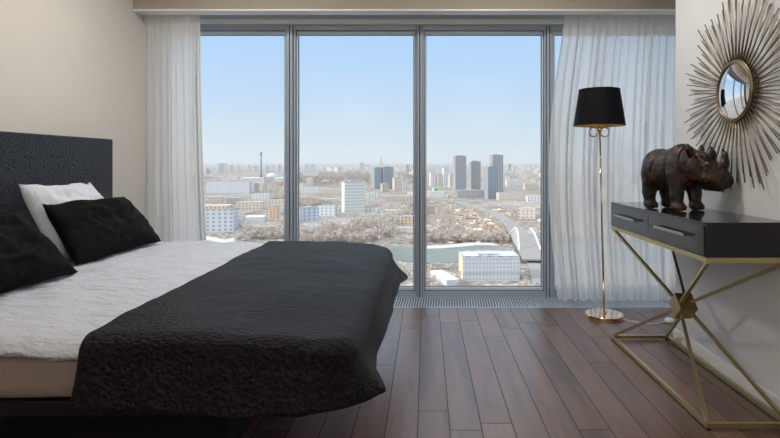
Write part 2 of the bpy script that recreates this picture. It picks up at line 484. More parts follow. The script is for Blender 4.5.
# ------------------------------------------------------------------ curtains
def curtain(name, label, x0, x1, nf, mat, seed, edge, group=None, y0=4.19, amp=0.032, both=False):
    r = random.Random(seed)
    nu, nv = nf * 12, 50
    ph = [r.uniform(-.5, .5) for _ in range(nf + 2)]
    am = [r.uniform(.45, 1.15) for _ in range(nf + 2)]
    P = np.zeros((nu + 1, nv + 1, 3))
    for i in range(nu + 1):
        s = i / nu
        k = s * nf; a = int(k); fr = k - a
        A = am[a] * (1 - fr) + am[a + 1] * fr; p = ph[a] * (1 - fr) + ph[a + 1] * fr
        for j in range(nv + 1):
            t = j / nv
            z = 0.006 + t * 2.320
            env = 0.55 + 0.45 * min(1, (1 - t) * 4)
            w = math.sin(2 * PI * (k + p * (1.3 - t)))
            w2 = math.sin(2 * PI * (k * 2.63 + p * 2 + t * .6)) * .25
            y = y0 + amp * A * env * (w + w2) * (0.85 + .25 * math.sin(3 * t + a))
            if t > .955: y = y0 + .35 * (y - y0) + .004 * math.sin(k * 14)
            xs = x0 + (x1 - x0) * s + 0.012 * A * env * math.cos(2 * PI * (k + p) * 2)
            xs += edge(t) * ((1 - s) if x0 > 0 else s)
            P[i, j] = (xs, y, z + .006 * math.sin(k * 5) * (1 - t) ** 8)
    o = grid_mesh(name, P, mat)
    return tag(o, label, 'curtain', group)
curtain('sheer_curtain', 'ivory sheer curtain gathered in the corner beside the bed', -2.262, -1.80, 7, M['sheer_left'], 3,
        lambda t: .07 * (1 - t) - .02 * math.sin(PI * t), y0=4.150, amp=.020)
curtain('sheer_curtain', 'wide white sheer curtain hanging behind the floor lamp and console table', 1.055, 2.24, 19, M['sheer'], 9,
        lambda t: (.03 * t * t * t * 1.5 - .075 * math.sin(PI * min(1, t * 1.1))), y0=4.175, amp=.038)
t = thing('curtain_rail', 'white curtain rail in the recess above the windows', 'curtain rail', (0, 4.17, 2.36))
bm = bmesh.new(); box(bm, WL + .01, NICHE - .01, -.02, .02, -.022, 0); obj('rail', bm, M['white'], t)

# ------------------------------------------------------------------ bed
bed = thing('bed', 'low double bed with dark embossed leather headboard and black platform', 'bed', (-1.2, 2.48, 0))
bx, by = -1.2, 2.48
def bl(x0, x1, y0, y1, z0, z1): return (x0 - bx, x1 - bx, y0 - by, y1 - by, z0, z1)
box_obj('headboard', bl(-2.253, -2.13, 1.42, 3.54, 0.12, 1.275), M['croc'], bed, .012)
box_obj('platform', bl(-2.12, -.40, 1.58, 3.38, .345, .392), M['black'], bed, .006)
box_obj('plinth', bl(-2.10, -.75, 1.98, 3.0, 0, .335), M['black'], bed, .004)
def rounded_slab(name, x0, x1, y0, y1, z0, z1, r, mat, parent, nz=0.006, f=3.0):
    bm = bmesh.new(); box(bm, x0, x1, y0, y1, z0, z1)
    bmesh.ops.bevel(bm, geom=list(bm.edges), offset=r, segments=5, affect='EDGES', profile=.5)
    bmesh.ops.subdivide_edges(bm, edges=[e for e in bm.edges if e.calc_length() > .3], cuts=40, use_grid_fill=True)
    for v in bm.verts:
        n = noise.noise(v.co * f) * nz + noise.noise(v.co * f * 3.1) * nz * .4
        v.co.z += n; v.co.y += n * .5
    return obj(name, bm, mat, parent, True)
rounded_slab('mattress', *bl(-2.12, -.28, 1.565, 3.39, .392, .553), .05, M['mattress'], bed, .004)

# white duvet: top plus a rounded edge turned down on the near and far side
def duvet():
    xs = np.linspace(-2.10, -.42, 90); prof = []
    yn, yf, zt = 1.545, 3.40, .606
    # cross-section (y, z, outward weight)
    for a in np.linspace(0, 1, 5): prof.append((yn + .006 - .004 * a, .556 + .012 * a))
    for a in np.linspace(PI, PI / 2, 8): prof.append((yn + .045 + .048 * math.cos(a), zt - .042 + .042 * math.sin(a)))
    for a in np.linspace(0, 1, 70)[1:-1]: prof.append((yn + .045 + (yf - yn - .09) * a, zt))
    for a in np.linspace(PI / 2, 0, 8): prof.append((yf - .045 + .048 * math.cos(a), zt - .042 + .042 * math.sin(a)))
    for a in np.linspace(0, 1, 8): prof.append((yf + .002, .568 - .10 * a))
    P = np.zeros((len(xs), len(prof), 3))
    for i, x in enumerate(xs):
        for j, (y, z) in enumerate(prof):
            w = noise.noise(Vector((x * 2.2, y * 3.5, 1))) * .012 + abs(noise.noise(Vector((x * 5 + y * 3, y * 9 - x * 4, 5)))) * -.020 + noise.noise(Vector((x * 9, y * 16, 3))) * .003
            edge = 1.0
            zz = z + w * edge
            yy = y + (noise.noise(Vector((x * 4, 7, z * 10))) * .008 if (j < 12 or j > len(prof) - 12) else 0)
            q = min(1, max(0, (x + 1.30) / .45)); zz -= .030 * q * q * (3 - 2 * q) * min(1, max(0, (z - .45) / .1))
            P[i, j] = (x - bx, yy - by, zz)
    o = grid_mesh('duvet', P, M['sheet'], None, True, .014)
    o.location = (bx, by, 0)
    return tag(o, 'crumpled white cotton duvet spread over the bed mattress', 'duvet')
duvet()

# black throw over the foot half
def throw():
    x0, zt = -1.02, .600
    foot, near, far = -.215, 1.53, 3.415
    rc = .13
    # perimeter: far edge -> foot -> near edge (top outline T and hem outline H)
    T = []; H = []
    n_side = 60; n_c = 14; n_f = 80
    # far side (hidden), x0 -> foot-rc
    for s in np.linspace(0, 1, n_side, endpoint=False):
        x = x0 + (foot - rc - x0) * s; T.append((x, far, 0, 1)); H.append((x, far + .03 + .01 * math.sin(s * 20), .42))
    for a in np.linspace(PI / 2, 0, n_c, endpoint=False):
        c, s_ = math.cos(a), math.sin(a)
        T.append((foot - rc + rc * c, far - rc + rc * s_, c, s_))
        fl = math.sin(PI / 2 - a)
        H.append((foot - rc + (rc + .03 + .06 * c) * c, far - rc + (rc + .03) * s_, .40))
    for s in np.linspace(0, 1, n_f, endpoint=False):
        y = far - rc + (near + rc - far + rc) * s
        T.append((foot, y, 1, 0))
        # measured hem of the foot side: flares at both ends, tucked in between
        yy = [3.30, 3.15, 2.75, 2.35, 2.0, 1.85, 1.66]; hx = [-.115, -.150, -.172, -.168, -.190, -.186, -.128]
        x = np.interp(-y, [-q for q in yy], hx)
        z = .392 + .008 * math.sin(y * 9) + (.0 if y > 1.9 else .0)
        H.append((x + .006 * math.sin(y * 17), y, z))
    for a in np.linspace(0, -PI / 2, n_c, endpoint=False):
        c, s_ = math.cos(a), math.sin(a)
        T.append((foot - rc + rc * c, near + rc + rc * s_, c, s_))
        q = -a / (PI / 2)
        hx = np.interp(q, [0, .33, .66, 1], [-.128, -.168, -.245, -.36]); hy = np.interp(q, [0, .33, .66, 1], [1.66, 1.60, 1.552, 1.51])
        H.append((hx, hy, .388))
    for s in np.linspace(0, 1, n_side):
        x = foot - rc + (x0 - foot + rc) * s
        T.append((x, near, 0, -1))
        hy = np.interp(s, [0, .2, .6, 1], [1.505, 1.50, 1.515, 1.53])
        H.append((np.interp(s, [0, 1], [-.37, x0 - .035]), hy + .006 * math.sin(x * 23), np.interp(s, [0, .3, .6, 1], [.388, .383, .390, .398])))
    n = len(T)
    nt_, nr, ns = 40, 8, 18
    P = np.zeros((n, nt_ + nr + ns, 3))
    rr = .05
    for i in range(n):
        tx, ty, nx, ny = T[i]; hx, hy, hz = H[i]
        s = i / (n - 1)
        # spine point
        sx = min(tx, foot - .5); sy = (near + far) / 2
        ix, iy = tx - nx * rr, ty - ny * rr
        for j in range(nt_):
            a = j / nt_
            px, py, pz = sx + (ix - sx) * a, sy + (iy - sy) * a, zt
            # slight crown of the soft bedding and sag to the foot
            P[i, j] = (px, py, pz)
        for j in range(nr):
            a = (j / nr) * PI / 2
            P[i, nt_ + j] = (ix + nx * rr * math.sin(a), iy + ny * rr * math.sin(a), zt - rr + rr * math.cos(a))
        for j in range(ns):
            a = j / (ns - 1)
            e = a ** 1.4
            bx_ = tx + (hx - tx) * e; by_ = ty + (hy - ty) * e
            bz = (zt - rr) + (hz - zt + rr) * a
            rip = .008 * math.sin(i * .35) * a * a
            P[i, nt_ + nr + j] = (bx_ + nx * rip, by_ + ny * rip, bz)
    for i in range(n):
        for j in range(P.shape[1]):
            x, y, z = P[i, j]
            w = noise.noise(Vector((x * 3, y * 3, 2))) * .010 + noise.noise(Vector((x * 8, y * 10, 4))) * .004
            k = 1 if j < nt_ + nr else .35
            # soft shoulder: lower towards the foot end
            drop = max(0, (x + .66) / .45) ** 2 * .040
            P[i, j, 2] = z + w * k - (drop if j < nt_ + nr else drop * (1 - (j - nt_ - nr) / ns))
    P -= np.array((bx, by, 0))
    o = grid_mesh('bed_throw', P, M['blanket'], None, True, .012)
    o.location = (bx, by, 0)
    return tag(o, 'black crinkle-quilted throw draped over the foot half of the bed', 'throw')
throw()

# pillows
def pillow(name, label, c00, c10, c11, c01, thick, mat, seed, flip=1):
    """corners: bottom-near, bottom-far, top-far, top-near in world space"""
    C = [Vector(c) for c in (c00, c10, c11, c01)]
    ctr = sum(C, Vector()) / 4
    nrm = ((C[1] - C[0]).cross(C[3] - C[0])).normalized() * flip
    n = 36
    faces = []; verts = []
    idx = {}
    for side in (1, -1):
        for i in range(n + 1):
            for j in range(n + 1):
                a, b = i / n, j / n
                border = i in (0, n) or j in (0, n)
                if side == -1 and border: idx[(side, i, j)] = idx[(1, i, j)]; continue
                # pull edges inwards between the corners (ears)
                A, B = 2 * a - 1, 2 * b - 1
                pa = A * (1 - .055 * (1 - B * B) ** 1.0 * 1.0) ; pb = B * (1 - .07 * (1 - A * A))
                a2, b2 = (pa + 1) / 2, (pb + 1) / 2
                p = C[0] * (1 - a2) * (1 - b2) + C[1] * a2 * (1 - b2) + C[2] * a2 * b2 + C[3] * (1 - a2) * b2
                t = thick / 2 * ((1 - A ** 4) * (1 - B ** 4)) ** .55 * (1 - .25 * (A * A + B * B) / 2)
                w = noise.noise(Vector((a * 5 + seed, b * 5, side))) * .020 - abs(noise.noise(Vector((a * 9 + seed + b * 4, b * 7 - a * 5, side * 2)))) * .022
                f = min(1, 4 * min(a, 1 - a, b, 1 - b))
                p = p + nrm * side * (t + w * f)
                p.z += w * .5
                idx[(side, i, j)] = len(verts); verts.append(tuple(p - ctr))
        for i in range(n):
            for j in range(n):
                q = [idx[(side, i, j)], idx[(side, i + 1, j)], idx[(side, i + 1, j + 1)], idx[(side, i, j + 1)]]
                faces.append(q if side == 1 else q[::-1])
    me = bpy.data.meshes.new(name); me.from_pydata(verts, [], faces); me.update()
    o = link_obj(name, me, mat, None, True); o.location = ctr - Vector((0, 0, .015))
    return tag(o, label, 'pillow')
pillow('pillow', 'white pillow leaning on the headboard behind the black cushions', (-1.83, 2.60, .635), (-1.85, 3.20, .635), (-2.035, 3.15, 1.015), (-2.02, 2.575, 1.025), .17, M['pillow_white'], 1)
pillow('pillow', 'plain black pillow in front of the white pillow', (-1.68, 2.49, .64), (-1.66, 3.27, .64), (-1.93, 3.33, .915), (-1.90, 2.57, .93), .17, M['pillow_black'], 5)
pillow('pillow', 'black leaf-patterned pillow cut by the left edge of the photo', (-1.60, 1.62, .64), (-1.585, 2.37, .635), (-1.82, 2.26, .96), (-1.84, 1.55, .95), .18, M['pillow_leaf'], 9)

# ------------------------------------------------------------------ console table
tb = thing('console_table', 'black lacquered console table on crossed brass legs by the right wall', 'console table', (1.35, 2.73, 0))
X0, X1, Y0, Y1 = -.18, .18, -.56, .56
box_obj('table_top', (X0, X1, Y0, Y1, .72, .867), M['lacquer'], tb, .0025)
for k, (ya, yb) in enumerate(((Y0 + .012, -.004), (.004, Y1 - .012))):
    d = box_obj('drawer', (X0 - .004, X0 + .02, ya, yb, .732, .852), M['drawer'], tb, .0015)
    h = bmesh.new(); yc = (ya + yb) / 2
    zc = .798
    box(h, X0 - .032, X0 - .018, yc - .15, yc + .15, zc - .006, zc + .006, .001)
    for q in (-1, 1): box(h, X0 - .03, X0 - .003, yc + q * .142 - .006, yc + q * .142 + .006, zc - .006, zc + .006)
    obj('handle', h, M['handle'], d)
w = .017
def rect_frame(z0, z1, name):
    bm = bmesh.new()
    box(bm, X0, X0 + w, Y0, Y1, z0, z1, .001); box(bm, X1 - w, X1, Y0, Y1, z0, z1, .001)
    box(bm, X0 + w, X1 - w, Y0, Y0 + w, z0, z1, .001); box(bm, X0 + w, X1 - w, Y1 - w, Y1, z0, z1, .001)
    return obj(name, bm, M['gold'], tb)
rect_frame(.698, .7195, 'upper_frame')
rect_frame(.008, .028, 'floor_frame')
hubz = .365
bm = bmesh.new()
for sy in (0,):
    hv = .069
    vs = []
    for xx in (-.045, .045):
        vs.append([bm.verts.new((xx, y, hubz + z)) for y, z in ((0, hv), (hv, 0), (0, -hv), (-hv, 0))])
    bm.faces.new(vs[0]); bm.faces.new(vs[1][::-1])
    for i in range(4): bm.faces.new((vs[0][i], vs[0][(i + 1) % 4], vs[1][(i + 1) % 4], vs[1][i]))
bmesh.ops.bevel(bm, geom=list(bm.edges), offset=.003, segments=2, affect='EDGES')
obj('hub', bm, M['gold'], tb)
for sx in (-1, 1):
    for sy in (-1, 1):
        for zc in (.700, .026):
            bm = bmesh.new()
            bar(bm, (sx * .028, sy * .035, hubz + (.03 if zc > .3 else -.03)), (sx * .169, sy * .549, zc), .0145, .0145)
            obj('leg', bm, M['gold'], tb)
        bm = bmesh.new()
        for v in (0,):
            ring = []
        box(bm, sx * .168 - .009, sx * .168 + .009, sy * .548 - .009, sy * .548 + .009, 0, .008)
        obj('foot_pad', bm, M['black'], tb)

# ------------------------------------------------------------------ floor lamp
LX, LY = 1.289, 3.76
lamp = thing('floor_lamp', 'copper-gold floor lamp with black drum shade and round base', 'floor lamp', (LX, LY, 0))
bm = bmesh.new(); lathe(bm, [(.128, 0), (.133, .003), (.133, .012), (.126, .014), (.126, .017), (.133, .019), (.133, .024), (.131, .026), (.02, .029), (.012, .04)], 64)
obj('base', bm, M['rose_gold'], lamp, False)
lean = -.040
def lp(z): return (lean * z / 1.64, 0, z)
bm = bmesh.new(); tube(bm, [lp(.02), lp(.7), lp(1.46)], .0072, 16); obj('pole', bm, M['rose_gold'], lamp, True)
bm = bmesh.new()
tube(bm, [lp(1.335), lp(1.345), lp(1.365), lp(1.38)], [.012, .02, .02, .012], 16); obj('collar', bm, M['rose_gold'], lamp, True)
sx_ = lp(1.5)[0]
def shade_bm(r0, r1, z0, z1):
    bm = bmesh.new(); lathe(bm, [(r0, z0), (r1, z1)], 64, cap=False)
    for v in bm.verts: v.co.x += sx_
    return bm
sh = obj('lamp_shade', shade_bm(.181, .142, 1.383, 1.643), M['shade'], lamp, True)
obj('lining', shade_bm(.1795, .1405, 1.3835, 1.6425), M['shade_in'], sh, True)
for z, r in ((1.384, .181), (1.642, .142)):
    bm = bmesh.new()
    tube(bm, [(sx_ + r * math.cos(a), r * math.sin(a), z) for a in np.linspace(0, 2 * PI, 64, endpoint=False)], .0025, 6, True)
    obj('shade_rim', bm, M['shade'], sh, True)
bm = bmesh.new()
for k in range(3):
    a = k * 2 * PI / 3 + .4
    tube(bm, [lp(1.46), (sx_ + .148 * math.cos(a), .148 * math.sin(a), 1.60)], .0025, 6)
obj('shade_spider', bm, M['rose_gold'], lamp, True)
bm = bmesh.new(); lathe(bm, [(.012, 0), (.016, .02), (.03, .06), (.03, .08), (.015, .105), (.004, .11)], 20)
for v in bm.verts: v.co += Vector((sx_, 0, 1.465))
obj('bulb', bm, M['plastic'], lamp, True)
for k in (-1, 1):
    bm = bmesh.new()
    cx = sx_ + k * .042
    tube(bm, [(cx + .033 * math.cos(a), .004 * k, 1.336 + .033 * math.sin(a)) for a in np.linspace(0, 2 * PI, 40, endpoint=False)], .0048, 8, True)
    obj('ring', bm, M['rose_gold'], lamp, True)
bm = bmesh.new(); tube(bm, [(sx_ - .06, 0, 1.373), (sx_ + .06, 0, 1.373)], .004, 8); obj('ring_bar', bm, M['rose_gold'], lamp, True)

# plug and cord on the floor behind the table
pg = thing('power_plug', 'white power plug with a thin cord lying on the floor behind the console table', 'plug', (1.70, 3.63, 0))
bm = bmesh.new(); lathe(bm, [(.030, 0), (.034, .006), (.034, .016), (.026, .028), (.012, .032)], 24)
obj('plug_body', bm, M['plastic'], pg, True)
bm = bmesh.new()
pts = []
ctl = [(-.02, 0, .012), (-.12, -.05, .004), (-.24, -.02, .004), (-.34, .10, .004), (-.38, .13, .004)]
for i in range(len(ctl) - 1):
    for q in np.linspace(0, 1, 8, endpoint=False):
        pts.append(Vector(ctl[i]).lerp(Vector(ctl[i + 1]), q))
pts.append(Vector(ctl[-1]))
for _ in range(6):
    pts = [pts[0]] + [(pts[i - 1] + pts[i] * 2 + pts[i + 1]) / 4 for i in range(1, len(pts) - 1)] + [pts[-1]]
tube(bm, pts, .003, 8); obj('cord', bm, M['plastic'], pg, True)

# ------------------------------------------------------------------ sunburst mirror
MY, MZ = 2.585, 1.472
sm = thing('sunburst_mirror', 'round convex mirror with a starburst of brass rods on the right wall', 'mirror', (WR, MY, MZ))
def on_wall(bm):
    # lathe axis z -> pointing into the room (-x)
    for v in bm.verts: v.co = Vector((-v.co.z, v.co.y, v.co.x))
bm = bmesh.new(); lathe(bm, [(.150, 0), (.150, .02), (.12, .022)], 64); on_wall(bm); obj('back_plate', bm, M['ray_gold'], sm)
bm = bmesh.new()
for r, q, zz in ((.1485, .0055, .030), (.141, .0045, .035)):
    tube(bm, [(-zz, r * math.cos(a), r * math.sin(a)) for a in np.linspace(0, 2 * PI, 72, endpoint=False)], q, 10, True)
obj('mirror_ring', bm, M['ray_gold'], sm, True)
R = .42; prof = []
for a in np.linspace(math.asin(.138 / R), 0.001, 20): prof.append((R * math.sin(a), .032 + R * math.cos(a) - R * math.cos(math.asin(.138 / R))))
bm = bmesh.new(); lathe(bm, prof, 72, cap=False); on_wall(bm); obj('mirror_glass', bm, M['mirror'], sm, True)
NR = 99
for k in range(NR):
    a = 2 * PI * k / NR + .02
    ph = (k % 9) / 9.0
    L = .405 + .092 * (1 - abs(2 * ph - 1)) + (.030 if k % 2 else 0) + random.uniform(-.012, .012)
    xo = -.014 - (.012 if k % 2 else 0)
    bm = bmesh.new()
    tube(bm, [(xo, .135 * math.cos(a), .135 * math.sin(a)), (xo, L * math.cos(a), L * math.sin(a))], .0031, 6)
    obj('ray', bm, M['ray_gold'], sm, True)

# ------------------------------------------------------------------ rhinoceros figure (one continuous cast body)
def rhino():
    h = .0045
    xs = np.arange(-.26, .37, h); ys = np.arange(-.14, .20, h); zs = np.arange(-.006, .35, h)
    X, Y, Z = np.meshgrid(xs, ys, zs, indexing='ij')
    def ell(c, r, k=1.0):
        q = np.sqrt(((X - c[0]) / r[0]) ** 2 + ((Y - c[1]) / r[1]) ** 2 + ((Z - c[2]) / r[2]) ** 2)
        return (q - 1) * min(r)
    def cap(a, b, ra, rb):
        a, b = np.array(a), np.array(b); d = b - a
        t = np.clip(((X - a[0]) * d[0] + (Y - a[1]) * d[1] + (Z - a[2]) * d[2]) / d.dot(d), 0, 1)
        q = np.sqrt((X - a[0] - d[0] * t) ** 2 + (Y - a[1] - d[1] * t) ** 2 + (Z - a[2] - d[2] * t) ** 2)
        return q - (ra + (rb - ra) * t)
    def su(a, b, k=.02):
        hh = np.clip(.5 + .5 * (b - a) / k, 0, 1)
        return b + (a - b) * hh - k * hh * (1 - hh)
    ang = math.radians(24); pv = (.10, 0)
    def hp(x, y, z):
        dx, dy = x - pv[0], y - pv[1]
        return (pv[0] + dx * math.cos(ang) - dy * math.sin(ang), pv[1] + dx * math.sin(ang) + dy * math.cos(ang), z)
    D = ell((-.035, 0, .195), (.16, .098, .102))
    D = su(D, ell((-.125, 0, .200), (.092, .090, .100)), .03)
    D = su(D, ell((.055, 0, .215), (.092, .088, .108)), .03)
    # skin plates: grooves around the trunk
    for gx, tilt in ((-.075, .12), (.025, -.10), (.115, -.3)):
        D = D + .0075 * np.exp(-((X - gx - tilt * (Z - .2)) / .0065) ** 2)
    # legs
    for sy in (-1, 1):
        D = su(D, cap((-.125, sy * .050, .165), (-.135, sy * .058, .085), .056, .037), .025)
        D = su(D, cap((-.135, sy * .058, .085), (-.128, sy * .060, .030), .035, .030), .015)
        D = su(D, ell((-.120, sy * .060, .020), (.041, .037, .022)), .010)
        D = su(D, cap((.075, sy * .050, .160), (.082, sy * .060, .080), .050, .035), .025)
        D = su(D, cap((.082, sy * .060, .080), (.086, sy * .060, .030), .033, .030), .015)
        D = su(D, ell((.095, sy * .060, .020), (.041, .037, .022)), .010)
        for q in (-1, 0, 1):
            D = su(D, ell((.127 - .006 * abs(q), sy * .060 + q * .018, .012), (.011, .010, .011)), .005)
            D = su(D, ell((-.088 - .006 * abs(q), sy * .060 + q * .018, .012), (.011, .010, .011)), .005)
    # tail
    D = su(D, cap((-.213, 0, .235), (-.228, .006, .13), .010, .006), .008)
    # neck and head
    D = su(D, cap(hp(.09, 0, .215), hp(.155, 0, .205), .085, .078), .03)
    D = D + .007 * np.exp(-((X - .128 + .2 * (Z - .2)) / .006) ** 2) * (Z > .12)
    D = su(D, cap(hp(.165, 0, .205), hp(.225, 0, .175), .076, .062), .02)
    D = su(D, cap(hp(.22, 0, .170), hp(.268, 0, .155), .060, .050), .02)
    D = su(D, cap(hp(.20, 0, .142), hp(.262, 0, .128), .045, .034), .012)      # jaw
    D = su(D, ell(hp(.292, 0, .146), (.034, .044, .034)), .012)                # lip
    for sy in (-1, 1):
        D = su(D, ell(hp(.215, sy * .052, .222), (.024, .015, .012)), .008)
        D = su(D, ell(hp(.205, sy * .060, .160), (.034, .018, .026)), .012)
        D = np.maximum(D, -ell(hp(.222, sy * .068, .200), (.014, .012, .011)))
        D = su(D, ell(hp(.221, sy * .061, .200), (.010, .009, .009)), .002)
        D = np.maximum(D, -ell(hp(.303, sy * .038, .166), (.010, .010, .007)))
        D = np.maximum(D, -cap(hp(.225, sy * .080, .128), hp(.330, sy * .010, .136), .0035, .0035))
    # horns
    D = su(D, cap(hp(.268, 0, .190), hp(.288, 0, .225), .030, .024), .012)
    D = su(D, cap(hp(.288, 0, .225), hp(.290, 0, .262), .024, .016), .006)
    D = su(D, cap(hp(.290, 0, .262), hp(.276, 0, .292), .016, .006), .004)
    D = su(D, cap(hp(.218, 0, .220), hp(.226, 0, .272), .025, .019), .010)
    D = su(D, cap(hp(.226, 0, .272), hp(.220, 0, .300), .019, .008), .005)
    # ears
    for sy in (-1, 1):
        D = su(D, cap(hp(.140, sy * .055, .255), hp(.138, sy * .078, .290), .014, .019), .006)
        D = su(D, cap(hp(.138, sy * .078, .290), hp(.134, sy * .086, .316), .019, .006), .005)
        D = np.maximum(D, -ell(hp(.158, sy * .080, .288), (.014, .009, .018)))
    D = np.maximum(D, -(Z - .0))          # flat feet
    # naive surface nets
    S = D < 0
    nx, ny, nz = D.shape
    cnt = np.zeros((nx - 1, ny - 1, nz - 1)); acc = np.zeros((nx - 1, ny - 1, nz - 1, 3))
    offs = [(i, j, k) for i in (0, 1) for j in (0, 1) for k in (0, 1)]
    def sl(o): return tuple(slice(o[a], D.shape[a] - 1 + o[a]) for a in range(3))
    for a in offs:
        for ax in range(3):
            if a[ax]: continue
            b = list(a); b[ax] = 1
            da, db = D[sl(a)], D[sl(b)]
            mk = (da < 0) != (db < 0)
            tt = np.where(mk, da / np.where(mk, da - db, 1), 0)
            for c in range(3):
                val = a[c] + (tt if c == ax else 0)
                acc[..., c] += np.where(mk, val, 0)
            cnt += mk
    act = cnt > 0
    ids = -np.ones(act.shape, int); ids[act] = np.arange(act.sum())
    ii = np.argwhere(act)
    V = (ii + acc[act] / cnt[act][:, None]) * h + np.array((xs[0], ys[0], zs[0]))
    quads = []
    for ax in range(3):
        o1, o2 = (ax + 1) % 3, (ax + 2) % 3
        s0 = [slice(1, n - 1) for n in D.shape]; s1 = list(s0)
        s0[ax] = slice(0, D.shape[ax] - 1); s1[ax] = slice(1, D.shape[ax])
        a, b = S[tuple(s0)], S[tuple(s1)]
        ch = np.argwhere(a != b)
        base = ch.copy()
        for q in (o1, o2): base[:, q] += 1
        def get(d1, d2):
            c = base.copy(); c[:, o1] += d1; c[:, o2] += d2
            return ids[c[:, 0], c[:, 1], c[:, 2]]
        q4 = np.stack([get(-1, -1), get(0, -1), get(0, 0), get(-1, 0)], 1)
        fl = ~a[ch[:, 0], ch[:, 1], ch[:, 2]]
        q4[fl] = q4[fl][:, ::-1]
        quads.append(q4)
    Q = np.concatenate(quads)
    me = bpy.data.meshes.new('rhinoceros_figurine')
    me.from_pydata(V.tolist(), [], Q.tolist()); me.update()
    o = link_obj('rhinoceros_figurine', me, M['bronze'], None, True)
    sm_ = o.modifiers.new('soften', 'SMOOTH'); sm_.factor = .5; sm_.iterations = 2
    return o
rh = rhino()
rh.location = (1.33, 2.78, .868)
rh.scale = (.83, 1.10, 1.08)
rh.rotation_euler = (0, 0, math.radians(-66))
tag(rh, 'dark bronze rhinoceros figure with copper wear standing on the console table', 'figurine')

# ------------------------------------------------------------------ the city outside (true scale, seen from a high floor)
H = 110.0
GZ = EYE - H
def at(u, v):
    d = H * F / (v - VC)
    return (u - UC) / F * d, d

def mat_building(name, wall, win=(0.20, 0.24, 0.30), px=3.4, pz=3.1, wx=.5, wz=.5, roof=(0.50, 0.50, 0.52), lo=.3):
    m, nt, p, o = new_mat(name)
    tc = N(nt, 'ShaderNodeTexCoord'); sp = N(nt, 'ShaderNodeSeparateXYZ'); nt.links.new(tc.outputs['Object'], sp.inputs[0])
    ge = N(nt, 'ShaderNodeNewGeometry')
    vt = N(nt, 'ShaderNodeVectorTransform', vector_type='NORMAL', convert_from='WORLD', convert_to='OBJECT')
    nt.links.new(ge.outputs['Normal'], vt.inputs[0])
    sn = N(nt, 'ShaderNodeSeparateXYZ'); nt.links.new(vt.outputs[0], sn.inputs[0])
    s = math_node(nt, 'ADD', sp.outputs[0], sp.outputs[1])
    fx = math_node(nt, 'FRACT', math_node(nt, 'DIVIDE', math_node(nt, 'ADD', s, 1000.0), px))
    fz = math_node(nt, 'FRACT', math_node(nt, 'DIVIDE', sp.outputs[2], pz))
    mx = math_node(nt, 'LESS_THAN', fx, wx)
    mz = math_node(nt, 'MULTIPLY', math_node(nt, 'GREATER_THAN', fz, lo), math_node(nt, 'LESS_THAN', fz, lo + wz))
    wm = math_node(nt, 'MULTIPLY', mx, mz)
    nz = tex_noise(nt, tc.outputs['Object'], .08, 3)
    wall_c = mix_col(nt, nz, tuple(c * .88 for c in wall), tuple(min(1, c * 1.08) for c in wall))
    c = mix_col(nt, math_node(nt, 'MULTIPLY', wm, .8), wall_c, win)
    top = math_node(nt, 'GREATER_THAN', sn.outputs[2], .6)
    nt.links.new(mix_col(nt, top, c, roof), p.inputs['Base Color'])
    p.inputs['Roughness'].default_value = .8
    return m
_mb = mat_building
def mat_building(name, wall, *a, **k):
    return _mb(name, tuple(c * .88 for c in wall), *a, **k)
B = {
 'cream': mat_building('cream_panel_building', (.74, .65, .52), px=8, pz=6.2, wx=.45),
 'white': mat_building('white_panel_building', (.78, .78, .77), px=9, pz=6.2, wx=.42),
 'blue': mat_building('pale_blue_building', (.66, .70, .76), px=9, pz=6.2, wx=.42),
 'grey': mat_building('grey_panel_building', (.50, .50, .50), px=10, pz=6.2, wx=.45),
 'beige': mat_building('beige_brick_building', (.64, .54, .43), px=8, pz=6.2, wx=.45),
 'brick': mat_building('reddish_building', (.52, .34, .26)),
 'tower': mat_building('grey_highrise', (.42, .42, .43), (.14, .16, .18), 7, 3.3, .45, .6),
 'tower_blue': mat_building('blue_glass_highrise', (.36, .40, .44), (.17, .21, .25), 5.0, 3.6, .5, .7),
 'office': mat_building('white_office_tower', (.86, .84, .76), (.34, .42, .50), 5.0, 6.8, .6, .55),
 'warehouse': mat_building('warehouse_panels', (.66, .68, .72), (.5, .54, .6), 9, 30, .3, .3, (.74, .77, .84)),
 'green': mat_building('green_clad_building', (.34, .60, .28), (.7, .7, .7), 30, 30, .3, .3),
 'peach': mat_building('peach_building', (.78, .58, .42), (.22, .20, .20), 6.4, 5, .45, .5),
 'slab': mat_building('white_slab_facade', (.58, .60, .64), (.27, .29, .33), 3.2, 3.6, .42, .4, (.56, .60, .74)),
 'yellow': mat_building('yellow_balcony_end', (.74, .70, .58), (.80, .60, .12), 5, 3.6, .6, .5),
}

def citymesh(name, boxes, mat, parent=None):
    vs, fs = [], []
    for (x0, x1, y0, y1, z0, z1) in boxes:
        b = len(vs)
        vs += [(x, y, z) for x in (x0, x1) for y in (y0, y1) for z in (z0, z1)]
        fs += [[b + i for i in f] for f in ((0, 1, 3, 2), (4, 6, 7, 5), (0, 4, 5, 1), (2, 3, 7, 6), (0, 2, 6, 4), (1, 5, 7, 3))]
    me = bpy.data.meshes.new(name); me.from_pydata(vs, [], fs); me.update()
    return link_obj(name, me, mat, parent)

